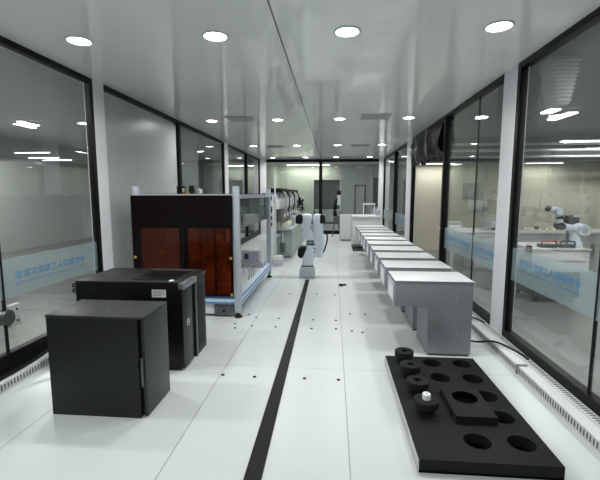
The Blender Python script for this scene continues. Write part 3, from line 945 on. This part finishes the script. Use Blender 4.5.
def holed_slab(x0, x1, y0, y1, z0, z1, holes, material, name, parent):
    """board with round through holes, cut before it is linked"""
    def mk(b):
        me = bpy.data.meshes.new('tmp'); bmesh.ops.recalc_face_normals(b.bm, faces=b.bm.faces); b.bm.to_mesh(me); b.bm.free()
        o = bpy.data.objects.new('tmp', me); COL.objects.link(o); return o
    base = mk(B().box(x0, x1, y0, y1, z0, z1))
    cb = B()
    for hx, hy, hr in holes:
        cb.cyl((hx, hy, z0 - .02), (hx, hy, z1 + .02), hr, seg=40)
    cut = mk(cb)
    md = base.modifiers.new('cut', 'BOOLEAN'); md.operation = 'DIFFERENCE'; md.solver = 'EXACT'; md.object = cut
    dg = bpy.context.evaluated_depsgraph_get()
    me = bpy.data.meshes.new_from_object(base.evaluated_get(dg))
    for o in (base, cut):
        bpy.data.objects.remove(o)
    off = Vector((0, 0, 0)); p = parent
    while p is not None:
        off += p.location
        p = p.parent
    for v in me.vertices:
        v.co -= off
    me.materials.clear(); me.materials.append(M[material]); me.name = name
    o = bpy.data.objects.new(name, me); COL.objects.link(o); o.parent = parent
    return o


def ring_slab(x0, x1, y0, y1, z0, z1, hole):
    """rectangular block with one round through hole"""
    b = B()
    hx, hy, hr = hole
    angs = sorted([2 * math.pi * k / 40 for k in range(40)] + [math.atan2(y - hy, x - hx) % (2 * math.pi) for x in (x0, x1) for y in (y0, y1)])
    rings = []
    for a in angs:
        c, sn = math.cos(a), math.sin(a)
        tt = min(((x1 - hx) / c if c > 1e-9 else (x0 - hx) / c if c < -1e-9 else 9), ((y1 - hy) / sn if sn > 1e-9 else (y0 - hy) / sn if sn < -1e-9 else 9))
        rings.append([b.bm.verts.new(p) for p in ((hx + hr * c, hy + hr * sn, z1), (hx + tt * c, hy + tt * sn, z1), (hx + tt * c, hy + tt * sn, z0), (hx + hr * c, hy + hr * sn, z0))])
    n = len(rings)
    for i in range(n):
        p, q = rings[i], rings[(i + 1) % n]
        for k in range(4):
            b.bm.faces.new((p[k], q[k], q[(k + 1) % 4], p[(k + 1) % 4]))
    return b


t = thing('hole_plate', 'black board with round holes lying on the floor before the white housings', 'plate', (.77, 2.4, 0))
holes = []
for r in range(5):
    y = 2.92 - r * .238
    for x in (.763, .985):
        holes.append((x, y, .068))
    holes.append((.556, y + .005 - (0 if r < 4 else 0), .050))
holed_slab(PX0, PX1, PY0, PY1, .012, PT, holes, 'blackmatt', 'board', t)
bb(PX0, PX1, PY0, PY1, 0, .012).build('backing', 'holeblack', t, False)
B().box(PX0 - .006, PX0, PY0, PY1, 0, PT - .006).build('side_strip', 'greymetal', t, False)
for x, y in ((1.07, 2.98), (.875, 2.80), (.47, 2.98), (.875, 2.32)):
    B().cyl((x, y, PT - .001), (x, y, PT + .003), .011, seg=12).build('bolt', 'seal', t)

pp = None
cyl_lab = ['first black ring plug on the hole plate, the one beside the white housings', 'second black ring plug on the hole plate counting from the white housings',
           'third black ring plug on the hole plate counting from the white housings', 'black ring plug carrying the white cap on the hole plate']
for i in range(4):
    y = 2.925 - i * .238
    x = .556
    if pp is None:
        t = thing('ring_plug', cyl_lab[i], 'plug', (x, y, PT), 'black ring plugs on the hole plate')
        B().lathe([(.022, .090), (.066, .090), (.070, .087), (.070, .046), (.066, .042), (.047, .040), (.047, -.055), (.022, -.055), (.022, .090)], (x, y, PT), 40).build('ring', 'blackmatt', t)
        B().lathe([(0, .074), (.022, .074), (.022, .068), (0, .068)], (x, y, PT), 24).build('core', 'holeblack', t)
        pp = t
    else:
        t = copy_tree(pp)
        t.location = (x, y, PT)
        t['label'] = cyl_lab[i]
t = thing('round_stopper', 'small white round cap with centre hole on the nearest black ring plug', 'cap', (.556, 2.211, PT + .090))
B().lathe([(.008, .0), (.024, .0), (.024, .030), (.021, .034), (.008, .034), (.008, .0)], (.556, 2.211, PT + .090), 28).build('collar', 'window', t)
B().lathe([(0, .008), (.008, .008), (.008, .014), (0, .014)], (.556, 2.211, PT + .090), 20).build('centre', 'printed', t)

t = thing('ring_block', 'separate thick black square block with one big hole lying on the hole plate', 'block', (.80, 2.33, PT))
ring_slab(.700, .925, 2.12, 2.44, PT + .0005, PT + .045, (.815, 2.335, .074)).build('block_body', 'blackmatt', t)
B().lathe([(0, .0), (.0715, 0), (.0715, .040), (.0705, .040), (.0705, .003), (0, .003)], (.815, 2.335, PT + .002), 40).build('hole_shade', 'holeblack', t)  # added black cup that gives the block hole its deep shade

# ================================================================ CABLES
tag(B().tube([(1.22, 3.62, .012), (1.30, 3.5, .03), (1.40, 3.40, .075), (1.47, 3.28, .078), (1.52, 3.12, .074), (1.53, 3.05, .07)], .0085).build('power_cable', 'cable'),
    'black cable running from the first housing over the wall trunking, near the camera', 'cable')
tag(B().tube([(1.22, 4.25, .012), (1.32, 4.2, .03), (1.41, 4.12, .074), (1.46, 4.05, .080), (1.52, 3.92, .074)], .0085).build('power_cable', 'cable'),
    'short black cable from behind the first housing to the foot of the white post', 'cable')
tag(B().tube([(-2.33, 1.9, .075), (-2.30, 2.2, .075), (-2.28, 2.5, .076), (-2.25, 2.7, .10), (-2.22, 2.9, .16), (-2.19, 3.0, .25), (-2.12, 3.05, .30), (-1.975, 3.08, .30)], .011).build('power_cable', 'cable'),
    'black cable rising from the trunking to the back of the tower server', 'cable')
tag(B().tube([(-2.40, 1.8, .011), (-2.385, 2.3, .011), (-2.38, 2.7, .011), (-2.36, 2.95, .011), (-2.35, 3.4, .011)], .010).build('power_cable', 'cable'),
    'black cable lying on the floor along the foot of the lettered glass', 'cable')

# glass door lock on the left glazing
t = thing('glass_lock', 'grey metal lock patch clamped on the seam of the lettered glass', 'lock', (XL - .03, 2.67, .42))
B().box(XL - .05, XL - .008, 2.685, 2.785, .335, .505, bev=.004).build('patch', 'greymetal', t)
B().cyl((XL - .05, 2.67, .42), (XL - .006, 2.67, .42), .058, bev=.006).build('knob_plate', 'darksteel', t)
for z in (.375, .465):
    B().cyl((XL - .01, 2.75, z), (XL - .005, 2.75, z), .009, seg=14).build('screw', 'seal', t)

# ================================================================ BLACK BUNDLE IN THE DOORWAY HEAD
def bundle():
    b = B()
    nu, nv = 48, 16
    rings = []
    for i in range(nu + 1):
        u = i / nu
        y = 6.06 + u * 2.2
        ring = []
        for k in range(nv):
            a = 2 * math.pi * k / nv
            rr = .26 + .035 * math.sin(u * 34 + 2.2 * math.sin(a)) + .02 * math.sin(u * 71 + 3 * a)
            x = XR + .03 + .115 * math.cos(a) * (1 + .25 * math.sin(u * 23 + a * 2))
            z = 2.16 + rr * math.sin(a) * (1.0 if math.sin(a) > 0 else .92 + .10 * math.sin(u * 13))
            ring.append(b.bm.verts.new((x, y, min(z, ZC - .095))))
        rings.append(ring)
    for p, q in zip(rings, rings[1:]):
        for k in range(nv):
            b.bm.faces.new((p[k], p[(k + 1) % nv], q[(k + 1) % nv], q[k]))
    b.bm.faces.new(list(reversed(rings[0])))
    b.bm.faces.new(rings[-1])
    return b


t = thing('door_curtain', 'black glossy plastic sheeting bundled up in the head of the open doorway', 'curtain', (XR + .03, 7.15, 2.41))
bundle().build('sheeting', 'plasticbag', t)
for y in (6.7, 7.5):
    B().tube([(XR - .12, y, 2.4), (XR - .135, y - .05, 2.2), (XR - .11, y + .02, 2.0), (XR - .05, y + .1, 1.92)], .010).build('tie_cord', 'steel', t)

# ================================================================ SIDE LAB CONTENTS
t = thing('robot_bench', 'white bench cabinet carrying the small robot arm in the side lab', 'bench', (2.85, 5.25, 0))
B().box(2.44, 3.11, 4.95, 5.60, .40, .67, bev=.008).build('body', 'whitemetal', t)
B().box(2.43, 3.12, 4.93, 5.62, .67, .69, bev=.005).build('top', 'whitemetal', t)
B().box(2.52, 3.05, 5.0, 5.55, .06, .40).build('base', 'darkgrey', t, False)  # dark base stands in for the shadow gap under the bench
B().prism([(2.36, .60), (2.428, .60), (2.428, .72), (2.385, .735)], 'y', 4.93, 4.99, .003).build('control_panel', 'darkgrey', t)
B().box(2.50, 3.06, 4.945, 4.952, .53, .535).build('drawer_gap', 'printed', t, False)
for x in (2.56, 3.0):
    for y in (5.05, 5.5):
        B().cyl((x, y, 0), (x, y, .06), .025, seg=14).build('foot', 'seal', t)


t = thing('small_robot_arm', 'small white robot arm with black joints on the side lab bench', 'robot arm', (3.08, 5.2, .69))
AY = 5.2
B().lathe([(0, 0), (.08, 0), (.075, .05), (.06, .07), (0, .07)], (3.08, AY, .69)).build('base', 'robot', t)
B().tube([(3.075, AY, .75), (3.085, AY, .82), (3.133, AY, .904)], .058, 16).build('shoulder_link', 'robot', t)
B().cyl((3.133, AY - .08, .904), (3.133, AY + .07, .904), .072, bev=.012).build('shoulder_joint', 'robot', t)
B().cyl((3.133, AY - .085, .904), (3.133, AY - .079, .904), .045).build('shoulder_cap', 'robotgrey', t)
B().tube([(3.12, AY, .905), (3.0, AY, .922), (2.877, AY, .95)], .045, 16).build('upper_arm', 'robot', t)
B().cyl((2.872, AY - .052, .945), (2.872, AY + .05, .945), .046, bev=.01).build('elbow_joint', 'seal', t)
B().tube([(2.877, AY, .96), (2.863, AY, 1.061), (2.838, AY, 1.13)], .038, 16).build('forearm', 'robot', t)
B().cyl((2.868, AY, 1.04), (2.858, AY, 1.075), .042, bev=.008).build('forearm_band', 'seal', t)
B().cyl((2.833, AY - .06, 1.136), (2.833, AY + .06, 1.136), .042, bev=.008).build('wrist_joint', 'robot', t)
B().tube([(2.83, AY, 1.145), (2.79, AY, 1.16), (2.73, AY, 1.163)], .034, 14).build('wrist_link', 'robot', t)
B().cyl((2.735, AY, 1.163), (2.70, AY, 1.171), .036, .034, bev=.008).build('tool_flange', 'seal', t)

t = thing('black_monitor', 'black monitor on a floor post behind the small robot arm in the side lab', 'monitor', (3.24, 5.75, 0))
B().box(3.18, 3.42, 5.72, 5.77, .90, 1.03, bev=.006).build('screen', 'seal', t)
B().box(3.25, 3.33, 5.71, 5.79, 1.025, 1.06, bev=.005).build('webcam', 'seal', t)
B().cyl((3.30, 5.76, .02), (3.30, 5.76, .92), .02).build('post', 'darkgrey', t)
B().box(3.20, 3.40, 5.66, 5.86, 0, .02, bev=.004).build('base', 'darkgrey', t)
for k, (x, nm) in enumerate(((2.68, 'red-handled black tray on the side lab bench, the one beside the control panel'), (2.90, 'black-handled tray on the side lab bench, the one beside the robot base'))):
    t = thing('tool_tray', nm, 'tray', (x, 5.1, .69), 'trays on the side lab bench')
    B().box(x - .10, x + .08, 5.02, 5.14, .69, .73, bev=.004).build('tray', 'darkgrey', t)
    B().tube([(x - .09, 5.03, .71), (x - .085, 5.03, .765), (x + .065, 5.03, .765), (x + .07, 5.03, .71)], .011).build('handle', 'red' if k == 0 else 'seal', t)

t = thing('lab_table', 'long white work table along the cream wall of the side lab', 'table', (3.4, 7.3, 0))
B().box(2.02, 4.9, 6.95, 7.65, .67, .71, bev=.006).build('top', 'whitemetal', t)
for x in (2.1, 3.4, 4.8):
    for y in (7.02, 7.58):
        B().box(x - .025, x + .025, y - .025, y + .025, 0, .67).build('leg', 'whitemetal', t, False)
B().box(2.1, 4.8, 7.0, 7.03, .50, .67).build('apron', 'whitemetal', t, False)
t = thing('white_carton', 'low white carton on the long work table beside the open doorway', 'carton', (2.20, 7.3, .71))
B().box(2.06, 2.30, 7.2, 7.4, .71, .83, bev=.006).build('box', 'whitemetal', t)
B().box(2.05, 2.31, 7.19, 7.41, .83, .85, bev=.004).build('lid', 'whitemetal', t)
t = thing('grey_controller', 'grey controller with dark front on the long work table', 'controller', (2.88, 7.2, .71))
B().box(2.76, 3.02, 7.1, 7.35, .71, .86, bev=.02).build('housing', 'greymetal', t)
B().box(2.78, 3.0, 7.09, 7.102, .72, .76).build('front_strip', 'seal', t, False)
t = thing('parts_strip', 'beige parts strip with small dark pieces on the long work table', 'tray', (3.65, 7.1, .71))
B().box(3.2, 4.35, 6.98, 7.25, .71, .735, bev=.003).build('board', 'beige', t)
for k in range(9):
    x = 3.27 + k * .12
    B().box(x, x + .05, 7.05, 7.12, .735, .755 + .02 * (k % 3), bev=.004).build('component', ['printed', 'whitemetal', 'darkgrey'][k % 3], t)
t = thing('desk_cabinet', 'grey floor cabinet under the long work table near the doorway', 'cabinet', (2.7, 7.3, 0))
B().box(2.5, 2.9, 7.1, 7.55, 0, .6, bev=.006).build('body', 'greymetal', t)
for z in (.05, .24, .42):
    B().box(2.52, 2.88, 7.09, 7.1, z, z + .16, bev=.002).build('drawer', 'whitemetal', t)
# grey boards on the cream wall
t = thing('wall_board', 'grey notice board hung on the cream lab wall', 'board', (3.2, 9.58, 1.3))
B().box(3.06, 3.42, 9.57, 9.6, 1.22, 1.62, bev=.003).build('panel', 'printed', t)
B().box(3.05, 3.43, 9.565, 9.6, 1.61, 1.63).build('frame', 'greymetal', t, False)
t = thing('wall_case', 'pale electrical case with conduit on the cream lab wall', 'electrical box', (3.25, 9.55, 1.05))
B().box(3.2, 3.5, 9.5, 9.6, .98, 1.2, bev=.006).build('case', 'whitemetal', t)
B().box(3.22, 3.48, 9.49, 9.5, 1.0, 1.18, bev=.002).build('door', 'palewall', t)
B().cyl((3.56, 9.57, 0), (3.56, 9.57, 2.36), .025, seg=14).build('conduit', 'greymetal', t)
pr_ = None
for z, y, r, nm in ((2.42, 8.95, .03, 'upper'), (2.28, 8.9, .028, 'middle'), (2.15, 8.97, .03, 'lower')):
    t = thing('pipe', 'grey horizontal pipe below the dark lab ceiling, %s of three' % nm, 'pipe', (5, y, z), 'three lab pipes')
    B().cyl((XR + .4, y, z), (11.5, y, z), r, seg=16).build('pipe_run', 'greymetal', t)
    for x in (3.2, 6.0, 9):
        B().box(x - .02, x + .02, y - .01, 9.195, z - .01, z + .01).build('bracket', 'darkgrey', t, False)
t = thing('ribbed_duct', 'pale ribbed air duct dropping from the side lab ceiling', 'duct', (2.10, 4.0, 2.6))
B().prism([(1.97, 2.6), (2.22, 2.6), (2.16, 2.17), (2.04, 2.17)], 'y', 3.9, 4.1, .01).build('duct_body', 'greymetal', t)
r = B()
for k in range(11):
    z = 2.20 + k * .035
    hw = .064 + k * .006
    r.box(2.10 - hw, 2.10 + hw, 3.885, 4.115, z, z + .014)
r.build('ribs', 'whitemetal', t, False)
t = thing('hanging_box', 'grey ventilation box hanging from the lab ceiling behind the white post', 'ventilation unit', (1.95, 4.5, 2.6))
B().box(1.90, 2.11, 4.3, 4.9, 2.05, 2.56, bev=.01).build('casing', 'darkgrey', t)
B().box(1.93, 2.08, 4.29, 4.3, 2.15, 2.45).build('grille', 'darkgrey', t, False)
for x in (1.95, 2.06):
    B().cyl((x, 4.5, 2.55), (x, 4.5, 2.6), .01, seg=10).build('hanger', 'steel', t)

# ================================================================ BEHIND THE FAR GLASS
t = thing('pedestal_robot', 'tall black and white robot on a slim stand before the far glass', 'robot arm', (.16, 12.4, 0))
for dx, dy in ((-.13, -.1), (.13, -.1), (-.13, .12), (.13, .12)):
    B().tube([(.12 + dx * .4, 12.4 + dy * .4, .5), (.12 + dx, 12.4 + dy, .0)], .016, 10).build('leg', 'darksteel', t)
B().box(.02, .24, 12.3, 12.5, .48, .66, bev=.01).build('pedestal', 'darksteel', t)
B().tube([(.08, 12.4, .64), (.06, 12.4, .85), (.10, 12.4, 1.08), (.17, 12.4, 1.22)], .06, 14).build('lower_arm', 'seal', t)
B().box(.13, .24, 12.34, 12.46, 1.0, 1.32, bev=.02).build('upper_arm', 'robot', t)
B().box(.13, .24, 12.34, 12.46, 1.32, 1.46, bev=.02).build('head', 'seal', t)
t = thing('grey_desk', 'grey desk in front of the dark door behind the far glass', 'desk', (-.2, 16.0, 0))
B().box(-.75, .35, 15.6, 16.3, .68, .72, bev=.005).build('top', 'greymetal', t)
B().box(-.72, .32, 15.62, 15.65, .25, .68).build('modesty_panel', 'greywall', t, False)
for x in (-.72, .30):
    for y in (15.64, 16.26):
        B().box(x - .02, x + .02, y - .02, y + .02, 0, .68).build('leg', 'darkgrey', t, False)
t = thing('desk_monitor', 'dark monitor on the grey desk behind the far glass', 'monitor', (-.3, 16.0, .72))
B().box(-.6, 0, 16.0, 16.04, .82, 1.18, bev=.005).build('screen', 'darkgrey', t)
B().box(-.34, -.26, 16.0, 16.03, .73, .84).build('neck', 'darkgrey', t, False)
B().box(-.42, -.18, 15.92, 16.12, .72, .735).build('base', 'darkgrey', t, False)
t = thing('rear_cabinet', 'pale grey storage cabinet against the grey wall of the rear room', 'cabinet', (2.0, 15.5, 0))
B().box(1.45, 2.3, 15.2, 15.7, 0, .82, bev=.006).build('body', 'greymetal', t)
for k in range(2):
    B().box(1.47 + k * .42, 1.87 + k * .42, 15.19, 15.2, .06, .78, bev=.002).build('door', 'whitemetal', t)
